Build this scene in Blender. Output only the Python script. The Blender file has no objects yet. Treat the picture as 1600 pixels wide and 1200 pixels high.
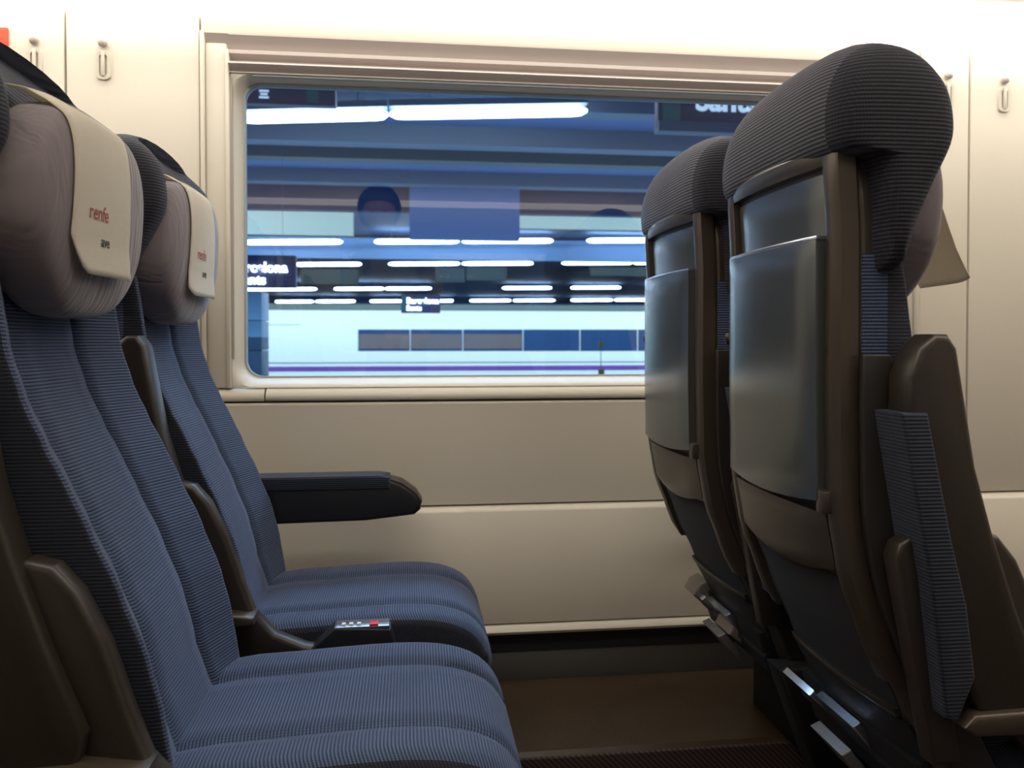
import bpy, bmesh, math, random
from mathutils import Vector, Matrix
random.seed(4)
C = bpy.context.scene.collection
R = math.radians
EYE = 0.97

# ------------------------------------------------------------------ camera
cam = bpy.data.cameras.new('camera'); camo = bpy.data.objects.new('camera', cam); C.objects.link(camo)
bpy.context.scene.camera = camo
F_PX, VPU, VPV, TILT = 1290.0, 640.0, 531.0, R(1.0)
PSI = math.atan((800 - VPU) / F_PX * math.cos(TILT))
CY = VPV + F_PX * math.tan(TILT)
cam.sensor_width = 36; cam.lens = 36 * F_PX / 1600; cam.shift_y = -(600 - CY) / 1600
cam.clip_start = 0.02; cam.clip_end = 300
camo.location = (0, 0, EYE); camo.rotation_euler = (R(90) - TILT, 0, -PSI)
cam.dof.use_dof = True; cam.dof.focus_distance = 1.35; cam.dof.aperture_fstop = 7.0

def at(u, v, Y):
    """point of the vertical plane at real distance Y seen at pixel u,v of the photograph"""
    s, c, st, ct = math.sin(PSI), math.cos(PSI), math.sin(TILT), math.cos(TILT)
    d = Vector((s*ct, c*ct, -st)) + Vector((c, -s, 0)) * ((u-800)/F_PX) + Vector((s*st, c*st, ct)) * ((CY-v)/F_PX)
    return Vector((0, 0, EYE)) + d * (Y / d.y)

# ------------------------------------------------------------------ world, exposure
W = bpy.data.worlds.new('world'); bpy.context.scene.world = W; W.use_nodes = True
W.node_tree.nodes['Background'].inputs[0].default_value = (0.10, 0.20, 0.42, 1)
W.node_tree.nodes['Background'].inputs[1].default_value = 0.55
vs = bpy.context.scene.view_settings
vs.view_transform = 'Standard'; vs.look = 'None'; vs.gamma = 1; vs.use_curve_mapping = False; vs.exposure = 0.35
COVE_FAR, COVE_NEAR, CEIL_FILL, TUBE, RACK_FILL = 5.0, 1.5, 6.5, 10.0, 12.0
def area(name, loc, rot, sx, sy, power, col):
    l = bpy.data.lights.new(name, 'AREA'); l.shape = 'RECTANGLE'; l.size = sx; l.size_y = sy; l.energy = power; l.color = col
    o = bpy.data.objects.new(name, l); C.objects.link(o); o.location = loc; o.rotation_euler = rot; return o
# platform lamps above the train window, shining down on the platform and in through the glass
area('platform_light', (0.45, 5.2, 4.3), (R(-52), 0, 0), 9, 0.6, 260, (0.50, 0.72, 1.0))
# added unseen fill lights brightening the station roof, opposite platform and train
area('hall_fill', (2, 17.7, 4.0), (R(60), 0, 0), 26, 0.5, 1700, (0.85, 0.94, 0.97))
area('hall_up_fill', (2, 14, 1.0), (R(180), 0, 0), 40, 10, 950, (0.34, 0.60, 1.0))

# ------------------------------------------------------------------ materials
def mat(name, col, rough=0.5, metal=0.0, emit=None, es=0, noise=None, bump=0, bscale=200, sheen=0, coat=0, spec=None):
    m = bpy.data.materials.new(name); m.use_nodes = True
    nt = m.node_tree; n = nt.nodes; b = n['Principled BSDF']
    b.inputs['Base Color'].default_value = (*col, 1); b.inputs['Roughness'].default_value = rough
    b.inputs['Metallic'].default_value = metal; b.inputs['Sheen Weight'].default_value = sheen
    b.inputs['Coat Weight'].default_value = coat
    if spec is not None: b.inputs['Specular IOR Level'].default_value = spec
    if emit: b.inputs['Emission Color'].default_value = (*emit, 1); b.inputs['Emission Strength'].default_value = es
    tc = n.new('ShaderNodeTexCoord')
    if noise:
        t = n.new('ShaderNodeTexNoise'); t.inputs['Scale'].default_value = noise[0]; t.inputs['Detail'].default_value = 4
        mx = n.new('ShaderNodeMix'); mx.data_type = 'RGBA'
        mx.inputs[6].default_value = (*col, 1); mx.inputs[7].default_value = (*noise[1], 1)
        nt.links.new(tc.outputs['Object'], t.inputs['Vector']); nt.links.new(t.outputs['Fac'], mx.inputs[0])
        nt.links.new(mx.outputs[2], b.inputs['Base Color'])
    if bump:
        t2 = n.new('ShaderNodeTexNoise'); t2.inputs['Scale'].default_value = bscale
        bp = n.new('ShaderNodeBump'); bp.inputs['Strength'].default_value = bump; bp.inputs['Distance'].default_value = 0.002
        nt.links.new(tc.outputs['Object'], t2.inputs['Vector']); nt.links.new(t2.outputs['Fac'], bp.inputs['Height'])
        nt.links.new(bp.outputs[0], b.inputs['Normal'])
    return m

def ribbed(name, lo, hi, period=0.0046, rough=0.75, bump=0.6, sheen=0.25, tint=(0.55, 0.6, 0.75)):
    """woven cloth with fine cords running across uv.y"""
    m = mat(name, lo, rough, sheen=sheen); nt = m.node_tree; n = nt.nodes; b = n['Principled BSDF']
    b.inputs['Sheen Roughness'].default_value = 0.45; b.inputs['Sheen Tint'].default_value = (*tint, 1)
    b.inputs['Specular IOR Level'].default_value = 0.2
    uv = n.new('ShaderNodeUVMap'); sp = n.new('ShaderNodeSeparateXYZ'); nt.links.new(uv.outputs[0], sp.inputs[0])
    def M(op, a, bb=None):
        q = n.new('ShaderNodeMath'); q.operation = op
        for i, x in enumerate((a, bb)):
            if x is None: continue
            if isinstance(x, (int, float)): q.inputs[i].default_value = x
            else: nt.links.new(x, q.inputs[i])
        return q.outputs[0]
    s = M('SINE', M('MULTIPLY', sp.outputs['Y'], 2*math.pi/period))
    f = M('ADD', M('MULTIPLY', s, 0.5), 0.5)
    s2 = M('ADD', M('MULTIPLY', M('SINE', M('MULTIPLY', sp.outputs['X'], 2*math.pi/0.0028)), 0.2), 0.8)
    f2 = M('MULTIPLY', f, s2)
    ns = n.new('ShaderNodeTexNoise'); ns.inputs['Scale'].default_value = 5
    f3 = M('MULTIPLY', f2, M('ADD', M('MULTIPLY', ns.outputs['Fac'], 0.6), 0.7))
    mx = n.new('ShaderNodeMix'); mx.data_type = 'RGBA'; mx.inputs[6].default_value = (*lo, 1); mx.inputs[7].default_value = (*hi, 1)
    nt.links.new(f3, mx.inputs[0]); nt.links.new(mx.outputs[2], b.inputs['Base Color'])
    bp = n.new('ShaderNodeBump'); bp.inputs['Strength'].default_value = bump; bp.inputs['Distance'].default_value = 0.0012
    nt.links.new(f2, bp.inputs['Height']); nt.links.new(bp.outputs[0], b.inputs['Normal'])
    return m

def glass_mat(name, tint, k):
    m = bpy.data.materials.new(name); m.use_nodes = True; nt = m.node_tree; n = nt.nodes; n.clear()
    o = n.new('ShaderNodeOutputMaterial'); mx = n.new('ShaderNodeMixShader'); t = n.new('ShaderNodeBsdfTransparent')
    g = n.new('ShaderNodeBsdfGlossy'); fr = n.new('ShaderNodeFresnel'); mm = n.new('ShaderNodeMath'); mm.operation = 'MULTIPLY'
    t.inputs[0].default_value = (*tint, 1); g.inputs['Roughness'].default_value = 0.012
    fr.inputs[0].default_value = 1.45; mm.inputs[1].default_value = k; mm.use_clamp = True
    nt.links.new(fr.outputs[0], mm.inputs[0]); nt.links.new(mm.outputs[0], mx.inputs[0])
    nt.links.new(t.outputs[0], mx.inputs[1]); nt.links.new(g.outputs[0], mx.inputs[2]); nt.links.new(mx.outputs[0], o.inputs[0])
    return m

M = {}
M['wall'] = mat('wall_cream', (0.62, 0.575, 0.485), 0.42, noise=(3, (0.59, 0.545, 0.46)), bump=0.05, bscale=300)
M['wall_groove'] = mat('wall_joint', (0.38, 0.34, 0.29), 0.7)
M['blind'] = mat('blind_cassette', (0.46, 0.40, 0.37), 0.4)
M['reveal'] = mat('window_seal_grey', (0.36, 0.39, 0.38), 0.5)
M['glass'] = glass_mat('window_glass', (0.84, 0.94, 1.0), 3.0)
M['diffuser'] = mat('cove_diffuser', (0.9, 0.9, 0.88), 0.5, emit=(1.0, 0.93, 0.83), es=COVE_FAR)
M['diffuser_near'] = mat('cove_diffuser_dim', (0.9, 0.9, 0.88), 0.5, emit=(1.0, 0.88, 0.74), es=COVE_NEAR)
M['rack_fill'] = mat('rack_fill_glow', (0.9, 0.9, 0.88), 0.5, emit=(1.0, 0.94, 0.84), es=RACK_FILL)
M['ceil_fill'] = mat('ceiling_fill_glow', (0.9, 0.9, 0.88), 0.5, emit=(1.0, 0.88, 0.74), es=CEIL_FILL)
M['rack'] = mat('rack_white', (0.75, 0.73, 0.70), 0.4)
M['dark'] = mat('kick_dark', (0.018, 0.017, 0.017), 0.6)
M['kick'] = mat('kick_strip_grey', (0.06, 0.055, 0.05), 0.5)
M['podium'] = mat('brown_flooring', (0.026, 0.015, 0.008), 0.42, noise=(14, (0.052, 0.034, 0.018)), bump=0.3, bscale=90)
M['carpet'] = ribbed('purple_ribbed_carpet', (0.03, 0.018, 0.018), (0.10, 0.065, 0.06), period=0.012, sheen=0.1, bump=0.8)
M['fabric'] = ribbed('blue_ribbed_fabric', (0.014, 0.020, 0.040), (0.098, 0.138, 0.240))
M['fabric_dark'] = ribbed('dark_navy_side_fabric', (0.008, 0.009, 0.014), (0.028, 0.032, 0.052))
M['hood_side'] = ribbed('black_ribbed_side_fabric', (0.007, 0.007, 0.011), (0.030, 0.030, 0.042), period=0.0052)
M['hood'] = ribbed('dark_ribbed_fabric', (0.012, 0.012, 0.017), (0.120, 0.115, 0.135), period=0.0056, bump=0.9)
M['pad'] = ribbed('armrest_ribbed_fabric', (0.010, 0.013, 0.020), (0.045, 0.056, 0.085), period=0.0046)
M['lilac'] = mat('lilac_grey_cloth', (0.18, 0.155, 0.172), 0.85, sheen=0.3)
M['cloth'] = mat('white_headrest_cover', (0.84, 0.80, 0.70), 0.9, noise=(60, (0.78, 0.74, 0.64)), bump=0.3, bscale=500)
M['shell'] = mat('brown_grey_shell', (0.070, 0.056, 0.043), 0.36, metal=0.35, bump=0.08, bscale=500, coat=0.1)
M['panel'] = mat('grey_tray_laminate', (0.165, 0.18, 0.182), 0.21, metal=0.72, bump=0.05, bscale=600)
M['plastic'] = mat('dark_brown_plastic', (0.027, 0.021, 0.016), 0.38, bump=0.1, bscale=400)
M['side_plastic'] = mat('dark_side_plastic', (0.022, 0.019, 0.016), 0.45, bump=0.1, bscale=400)
M['black'] = mat('black_plastic', (0.010, 0.010, 0.011), 0.5)
M['pocket'] = mat('pocket_dark_fabric', (0.018, 0.019, 0.022), 0.8)
M['steel'] = mat('blue_grey_metal', (0.42, 0.46, 0.52), 0.25, metal=0.9)
M['greyplate'] = mat('grey_plate', (0.20, 0.20, 0.20), 0.35, metal=0.5)
M['footpad'] = mat('grey_rubber_pad', (0.16, 0.14, 0.12), 0.5)
M['red'] = mat('red_button', (0.7, 0.03, 0.05), 0.4)
M['white'] = mat('white_button', (0.7, 0.75, 0.8), 0.4)
M['print_red'] = mat('print_pink', (0.60, 0.22, 0.22), 0.9)
M['print_dark'] = mat('print_dark', (0.10, 0.11, 0.10), 0.9)
def add_wrinkles(m):
    nt = m.node_tree; n = nt.nodes; tc = n.new('ShaderNodeTexCoord'); mp = n.new('ShaderNodeMapping')
    mp.inputs['Scale'].default_value = (1, 4.5, 0.7); t = n.new('ShaderNodeTexNoise'); t.inputs['Scale'].default_value = 14
    t.inputs['Distortion'].default_value = 0.8
    bp = n.new('ShaderNodeBump'); bp.inputs['Strength'].default_value = 0.45; bp.inputs['Distance'].default_value = 0.012
    nt.links.new(tc.outputs['Object'], mp.inputs[0]); nt.links.new(mp.outputs[0], t.inputs[0]); nt.links.new(t.outputs[0], bp.inputs['Height'])
    nt.links.new(bp.outputs[0], n['Principled BSDF'].inputs['Normal'])
add_wrinkles(M['lilac'])
nt = M['cloth'].node_tree; tl = nt.nodes.new('ShaderNodeBsdfTranslucent'); tl.inputs[0].default_value = (0.78, 0.72, 0.60, 1)
ms = nt.nodes.new('ShaderNodeMixShader'); ms.inputs[0].default_value = 0.38
nt.links.new(nt.nodes['Principled BSDF'].outputs[0], ms.inputs[1]); nt.links.new(tl.outputs[0], ms.inputs[2]); nt.links.new(ms.outputs[0], nt.nodes['Material Output'].inputs[0])

# ------------------------------------------------------------------ mesh helpers
def put(name, verts, faces, m, parent=None, uv=None, sharp=35):
    me = bpy.data.meshes.new(name); me.from_pydata([tuple(v) for v in verts], [], faces); me.update()
    if uv:
        l = me.uv_layers.new(name='UVMap')
        for lp in me.loops: l.data[lp.index].uv = uv[lp.vertex_index]
    me.materials.append(m)
    bm = bmesh.new(); bm.from_mesh(me); bmesh.ops.recalc_face_normals(bm, faces=bm.faces); bm.to_mesh(me); bm.free()
    me.shade_smooth(); me.set_sharp_from_angle(angle=R(sharp))
    o = bpy.data.objects.new(name, me); C.objects.link(o); o.parent = parent
    return o
def loft(name, rings, m, parent=None, rib='loft', caps=True, sharp=40, closed=True):
    n = len(rings[0]); V = []; F = []; UV = []
    acc = 0; prev = None
    for r in rings:
        c = sum((Vector(p) for p in r), Vector()) / n
        if prev is not None: acc += (c-prev).length
        prev = c; per = 0
        for i, p in enumerate(r):
            if i: per += (Vector(p)-Vector(r[i-1])).length
            V.append(p); UV.append((per, acc) if rib == 'loft' else (acc, per))
    K = n if closed else n-1
    for j in range(len(rings)-1):
        for i in range(K):
            a = j*n+i; b = j*n+(i+1) % n
            F.append((a, b, b+n, a+n))
    if caps: F += [tuple(range(n)), tuple(range((len(rings)-1)*n, len(rings)*n))]
    return put(name, V, F, m, parent, UV, sharp)
def side_material(o, m, lim=0.72, test=None):
    o.data.materials.append(m)
    for p in o.data.polygons:
        if abs(p.normal.y) > lim and (test is None or test(p.center)): p.material_index = 1
    return o
def box(name, x0, x1, y0, y1, z0, z1, m, parent=None, bev=0.0, seg=2, sharp=35):
    bm = bmesh.new(); bmesh.ops.create_cube(bm, size=1)
    for v in bm.verts: v.co = Vector(((x0+x1)/2+v.co.x*(x1-x0), (y0+y1)/2+v.co.y*(y1-y0), (z0+z1)/2+v.co.z*(z1-z0)))
    if bev: bmesh.ops.bevel(bm, geom=bm.edges[:], offset=bev, segments=seg, affect='EDGES', profile=0.5)
    me = bpy.data.meshes.new(name); bm.to_mesh(me); bm.free(); me.materials.append(m)
    uvl = me.uv_layers.new(name='UVMap')
    for lp in me.loops: co = me.vertices[lp.vertex_index].co; uvl.data[lp.index].uv = (co.y, co.x+co.z)
    me.shade_smooth(); me.set_sharp_from_angle(angle=R(sharp))
    o = bpy.data.objects.new(name, me); C.objects.link(o); o.parent = parent; return o
def prism(name, pts, y0, y1, m, parent=None, bev=0.0, seg=3, ox=0.0):
    """outline in the x-z plane given thickness along y"""
    bm = bmesh.new(); a = [bm.verts.new((x+ox, y0, z)) for x, z in pts]; b = [bm.verts.new((x+ox, y1, z)) for x, z in pts]
    n = len(pts); bm.faces.new(a); bm.faces.new(b[::-1])
    for i in range(n): bm.faces.new((a[i], b[i], b[(i+1) % n], a[(i+1) % n]))
    bmesh.ops.recalc_face_normals(bm, faces=bm.faces)
    if bev:
        ed = [e for e in bm.edges if abs(e.verts[0].co.y-e.verts[1].co.y) < 1e-6]
        bmesh.ops.bevel(bm, geom=ed, offset=bev, segments=seg, affect='EDGES', profile=0.5, clamp_overlap=True)
    me = bpy.data.meshes.new(name); bm.to_mesh(me); bm.free(); me.materials.append(m)
    uvl = me.uv_layers.new(name='UVMap')
    for lp in me.loops: co = me.vertices[lp.vertex_index].co; uvl.data[lp.index].uv = (co.y, co.z*1.0)
    me.shade_smooth(); me.set_sharp_from_angle(angle=R(32))
    o = bpy.data.objects.new(name, me); C.objects.link(o); o.parent = parent; return o
def curve_pts(pts, n):
    """Catmull-Rom through a closed outline"""
    out = []; N = len(pts)
    for i in range(N):
        p0, p1, p2, p3 = (Vector(pts[(i+k) % N]) for k in (-1, 0, 1, 2))
        for j in range(n):
            t = j/n
            out.append(0.5*((2*p1)+(p2-p0)*t+(2*p0-5*p1+4*p2-p3)*t*t+(3*p1-p0-3*p2+p3)*t**3))
    return out
def lerp_tab(tab, z):
    if z <= tab[0][0]: return tab[0][1]
    for (a, x), (b, y) in zip(tab, tab[1:]):
        if z <= b:
            t = (z-a)/(b-a); t = t*t*(3-2*t)*0.35+t*0.65
            return x+(y-x)*t
    return tab[-1][1]
def empty(name, loc, label=None, cat=None, group=None, rz=0):
    o = bpy.data.objects.new(name, None); C.objects.link(o); o.location = loc; o.rotation_euler = (0, 0, rz); o.empty_display_size = 0.1
    return tag(o, label, cat, group)
def tag(o, label=None, cat=None, group=None, kind=None):
    for k, v in (('label', label), ('category', cat), ('group', group), ('kind', kind)):
        if v: o[k] = v
    return o
def copy_tree(o, parent=None):
    c = o.copy(); C.objects.link(c); c.parent = parent
    for ch in list(o.children): copy_tree(ch, c)
    return c
def rrect(x0, x1, z0, z1, r, y, n=8):
    P = []
    for cx, cz, a0 in ((x1-r, z1-r, 0), (x0+r, z1-r, 90), (x0+r, z0+r, 180), (x1-r, z0+r, 270)):
        for i in range(n+1):
            a = R(a0+90*i/n); P.append((cx+r*math.cos(a), y, cz+r*math.sin(a)))
    return P
def extrude_x(name, prof, x0, x1, m, parent=None, sharp=30):
    """closed y-z outline run along the carriage"""
    n = len(prof); V = [(x0, y, z) for y, z in prof]+[(x1, y, z) for y, z in prof]
    F = [(i, (i+1) % n, (i+1) % n+n, i+n) for i in range(n)]+[tuple(range(n)), tuple(range(n, 2*n))]
    return put(name, V, F, m, parent, [(v[1], v[0]) for v in V], sharp)
def text(name, body, size, m, mtx, parent=None, depth=0.0004, align='LEFT', bold=0.0):
    cu = bpy.data.curves.new(name, 'FONT'); cu.body = body; cu.size = size; cu.extrude = depth; cu.offset = bold; cu.align_x = align
    t = bpy.data.objects.new(name+'_source', cu); C.objects.link(t)
    bpy.context.view_layer.update()
    me = bpy.data.meshes.new_from_object(t.evaluated_get(bpy.context.evaluated_depsgraph_get()))
    bpy.data.objects.remove(t); bpy.data.curves.remove(cu)
    me.materials.clear(); me.materials.append(m); me.name = name
    o = bpy.data.objects.new(name, me); C.objects.link(o); me.transform(mtx)
    if parent is not None: o.parent = parent
    return o

# ------------------------------------------------------------------ the carriage shell
XL, XR = -2.6, 3.4
YW, YN = 2.05, -0.85
WX0, WX1 = -0.493, 1.345              # recess of the window
far = empty('wall_far', (0, YW, 0)); far['kind'] = 'structure'
far.location = (0, 0, 0)
# full height panels beside the window, each with its joint
def wpanel(x0, x1): return box('panel', x0+0.002, x1-0.002, YW, YW+0.05, 0.56, 1.80, M['wall'], far, 0.004)
for a, b in ((XL, -1.66), (-1.66, -0.796), (-0.796, WX0), (WX1, 1.487), (1.487, 2.35), (2.35, XR)): wpanel(a, b)
box('backing', XL, WX0-0.02, YW+0.03, YW+0.1, 0.2, 1.95, M['wall_groove'], far)
box('backing', WX1+0.02, XR, YW+0.03, YW+0.1, 0.2, 1.95, M['wall_groove'], far)
# panel under the window, with sill
extrude_x('sill', [(YW, 0.822), (YW-0.003, 0.826), (YW-0.002, 0.836), (YW+0.004, 0.846), (YW+0.016, 0.853), (YW+0.03, 0.856), (YW+0.12, 0.858), (YW+0.12, 0.822)], -0.345, 1.30, M['wall'], far, 60)
extrude_x('sill_end', [(YW, 0.822), (YW-0.002, 0.826), (YW-0.001, 0.836), (YW+0.005, 0.846), (YW+0.016, 0.852), (YW+0.12, 0.854), (YW+0.12, 0.822)], WX0+0.004, -0.349, M['wall'], far, 60)
extrude_x('panel', [(YW, 0.56), (YW, 0.812), (YW+0.004, 0.817), (YW+0.05, 0.817), (YW+0.05, 0.56)], WX0+0.002, WX1-0.002, M['wall'], far)
box('backing', WX0-0.02, WX1+0.02, YW+0.05, YW+0.12, 0.2, 0.85, M['wall_groove'], far)
# lower panel standing slightly proud with a lit ledge
extrude_x('lower_panel', [(YW-0.014, 0.262), (YW-0.016, 0.542), (YW-0.012, 0.547), (YW+0.004, 0.556), (YW+0.05, 0.559), (YW+0.05, 0.262)], XL, XR, M['wall'], far, 50)
extrude_x('lower_lip', [(YW-0.022, 0.236), (YW-0.026, 0.243), (YW-0.018, 0.256), (YW-0.004, 0.260), (YW+0.05, 0.260), (YW+0.05, 0.236)], XL, XR, M['wall'], far, 50)
bb = box('baseboard_far', XL, XR, YW+0.002, YW+0.05, 0.12, 0.236, M['dark']); bb['kind'] = 'structure'
tr = extrude_x('trim_1', [(YW-0.02, 0.12), (YW-0.02, 0.145), (YW-0.002, 0.183), (YW+0.002, 0.183), (YW+0.002, 0.12)], XL, XR, M['kick']); tr['kind'] = 'structure'
# wall above the window
box('top_panel', WX0+0.002, WX1-0.002, YW, YW+0.05, 1.70, 1.80, M['wall'], far, 0.003)

# window surround and blind cassette
win = empty('window_1', (0, 0, 0)); win['kind'] = 'structure'
g0, g1 = at(383, 590, YW+0.06), at(383, 129, YW+0.06)
GX0, GZ0, GZ1, GX1 = g0.x, g0.z, g1.z, 1.235
rings = [rrect(WX0+0.068, WX1-0.068, 0.853, 1.612, 0.003, YW+0.012), rrect(GX0-0.026, GX1+0.026, 0.856, 1.610, 0.055, YW+0.013),
         rrect(GX0-0.016, GX1+0.016, 0.862, 1.605, 0.05, YW+0.024), rrect(GX0, GX1, GZ0, GZ1, 0.042, YW+0.06), rrect(GX0, GX1, GZ0, GZ1, 0.042, YW+0.10)]
loft('window_frame', rings, M['wall'], win, caps=False, sharp=50)
loft('seal', [rrect(GX0-0.001, GX1+0.001, GZ0-0.002, GZ1+0.001, 0.042, YW+0.058), rrect(GX0+0.004, GX1-0.004, GZ0+0.003, GZ1-0.004, 0.040, YW+0.058), rrect(GX0+0.004, GX1-0.004, GZ0+0.003, GZ1-0.004, 0.040, YW+0.075)], M['reveal'], win, caps=False)
put('window_pane', [(GX0-0.02, YW+0.068, GZ0-0.02), (GX1+0.02, YW+0.068, GZ0-0.02), (GX1+0.02, YW+0.068, GZ1+0.02), (GX0-0.02, YW+0.068, GZ1+0.02)], [(0, 1, 2, 3)], M['glass'], win)
# grey inner head strip of the reveal
extrude_x('head_strip', [(YW+0.014, 1.606), (YW+0.012, 1.612), (YW+0.05, 1.612), (YW+0.058, GZ1+0.002), (YW+0.052, GZ1+0.002)], GX0+0.03, GX1-0.03, M['reveal'], win)
# side posts with the guide slots of the blind
for sx, x0 in ((1, WX0), (-1, WX1)):
    a, b = sorted((x0, x0+sx*0.010)); box('post_edge', a, b, YW-0.006, YW+0.05, 0.86, 1.705, M['wall'], win, 0.004)
    a, b = sorted((x0+sx*0.010, x0+sx*0.060)); box('side_post', a, b, YW+0.006, YW+0.05, 0.853, 1.68, M['wall'], win, 0.005)
    a, b = sorted((x0+sx*0.056, x0+sx*0.066)); box('post_edge', a, b, YW+0.001, YW+0.03, 0.853, 1.665, M['wall'], win, 0.003)
    a, b = sorted((x0+sx*0.066, x0+sx*0.072)); box('guide_slot', a, b, YW+0.010, YW+0.02, 0.925, 1.60, M['wall_groove'], win)
# stepped blind cassette: faces turned up catch the cove light, faces turned down stay dark
steps = [(YW-0.002, 1.700), (YW-0.002, 1.698), (YW+0.022, 1.668), (YW+0.002, 1.664), (YW+0.002, 1.655), (YW+0.022, 1.645), (YW+0.020, 1.639),
         (YW-0.006, 1.633), (YW-0.008, 1.629), (YW-0.004, 1.626), (YW+0.016, 1.616), (YW+0.008, 1.614), (YW+0.008, 1.611), (YW+0.05, 1.611), (YW+0.05, 1.700)]
extrude_x('blind_cassette', steps, WX0+0.066, WX1-0.066, M['blind'], win, 20)
extrude_x('cassette_cover', [(YW-0.002, 1.700), (YW+0.022, 1.668), (YW+0.05, 1.668), (YW+0.05, 1.700)], WX0+0.008, WX1-0.008, M['blind'], win, 20)

# light cove, luggage rack, ceiling
cv = extrude_x('cove_diffuser', [(YW-0.001, 1.745), (YW-0.12, 1.790), (YW-0.115, 1.800), (YW+0.02, 1.805), (YW+0.02, 1.745)], XL, XR, M['diffuser'])
tag(cv, 'glowing white light strip running above the train window', 'light')
rk = empty('luggage_rack', (0.4, 1.7, 1.85), 'white luggage rack shelf running above the light strip over the window', 'rack')
o = extrude_x('rack_shelf', [(YW+0.02-1.7, -0.037), (YW-0.115-1.7, -0.045), (YW-0.16-1.7, -0.035), (1.50-1.7, 0.01), (1.46-1.7, 0.03), (1.46-1.7, 0.05), (YW+0.02-1.7, 0.05)], XL-0.4, XR-0.4, M['rack'], rk)
put('fill_strip_holder', [(XL-0.4, -0.28, -0.012), (XR-0.4, -0.28, -0.012), (XR-0.4, -0.235, -0.034), (XL-0.4, -0.235, -0.034), (XL-0.4, -0.23, 0.0), (XR-0.4, -0.23, 0.0)], [(0, 3, 2, 1), (0, 1, 5, 4), (3, 4, 5, 2)], M['plastic'], rk)
o = put('fill_diffuser', [(XL-0.4, -0.231, -0.034), (XR-0.4, -0.231, -0.034), (XR-0.4, -0.205, 0.002), (XL-0.4, -0.205, 0.002)], [(0, 1, 2, 3)], M['rack_fill'], rk)  # unseen strip added under the rack to brighten the window wall
o['label'] = 'added glowing fill strip'
for x in (-1.4, 0.2, 1.8):
    prism('bracket', [(x, 0.03), (x+0.03, 0.03), (x+0.03, 0.3), (x, 0.3)], 0.20, 0.30, M['rack'], rk, 0.004)
cl = empty('ceiling_fill', (0.4, 0.6, 2.15), 'long added fill light above the aisle, outside the picture', 'lamp')  # added fill light, out of view, brightening the wall and interior
box('fill_frame', -2.8, 2.8, -0.16, 0.16, -0.02, 0, M['rack'], cl, 0.004)
box('fill_diffuser', -2.75, 2.75, -0.13, 0.13, -0.028, -0.018, M['ceil_fill'], cl, 0.003)
st = box('ceiling', XL, XR, YN, YW+0.05, 2.15, 2.2, M['rack']); st['kind'] = 'structure'
fb = box('trim_2', XL, XR, YW, YW+0.05, 1.80, 2.15, M['rack']); fb['kind'] = 'structure'
fl = put('floor', [(XL, YN, 0), (XR, YN, 0), (XR, YW+0.05, 0), (XL, YW+0.05, 0)], [(0, 1, 2, 3)], M['carpet'], None, [(0, XL), (0, XR), (3, XR), (3, XL)]); fl['kind'] = 'structure'
pd = extrude_x('trim_3', [(1.66, 0.001), (1.66, 0.112), (1.672, 0.12), (YW+0.002, 0.12), (YW+0.002, 0.001)], XL, XR, M['podium']); pd['kind'] = 'structure'
rs_ = box('trim_4', XL, XR, 1.648, 1.659, 0.001, 0.116, M['carpet'], None, 0.003); rs_['kind'] = 'structure'
for nm, x in (('wall_left', XL-0.05), ('wall_right', XR)):
    w = box(nm, x, x+0.05, YN, YW+0.05, 0, 2.2, M['wall']); w['kind'] = 'structure'
# the other side of the carriage, seen only mirrored in the glass
nw = empty('wall_near', (0, 0, 0)); nw['kind'] = 'structure'
for a, b in ((XL, -0.50), (1.35, XR)): box('panel', a, b, YN-0.05, YN, 0.56, 2.15, M['wall'], nw, 0.004)
box('panel', -0.498, 1.348, YN-0.05, YN, 0.56, 0.86, M['wall'], nw, 0.004)
box('panel', -0.498, 1.348, YN-0.05, YN, 1.62, 2.15, M['wall'], nw, 0.004)
box('lower_panel', XL, XR, YN-0.05, YN+0.02, 0, 0.556, M['wall'], nw, 0.004)
w2 = empty('window_2', (0, 0, 0)); w2['kind'] = 'structure'
loft('window_frame', [rrect(-0.498, 1.348, 0.86, 1.62, 0.003, YN), rrect(-0.43, 1.28, 0.89, 1.59, 0.05, YN), rrect(-0.42, 1.27, 0.9, 1.58, 0.05, YN-0.05)], M['wall'], w2, caps=False)
put('window_pane', [(-0.44, YN-0.045, 0.88), (1.29, YN-0.045, 0.88), (1.29, YN-0.045, 1.6), (-0.44, YN-0.045, 1.6)], [(0, 1, 2, 3)], M['glass'], w2)
cn = extrude_x('cove_diffuser', [(YN+0.001, 1.780), (YN+0.12, 1.790), (YN+0.115, 1.80), (YN-0.02, 1.805), (YN-0.02, 1.780)], XL, XR, M['diffuser_near'])
tag(cn, 'glowing light strip on the camera side, seen only mirrored in the glass', 'light')

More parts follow.
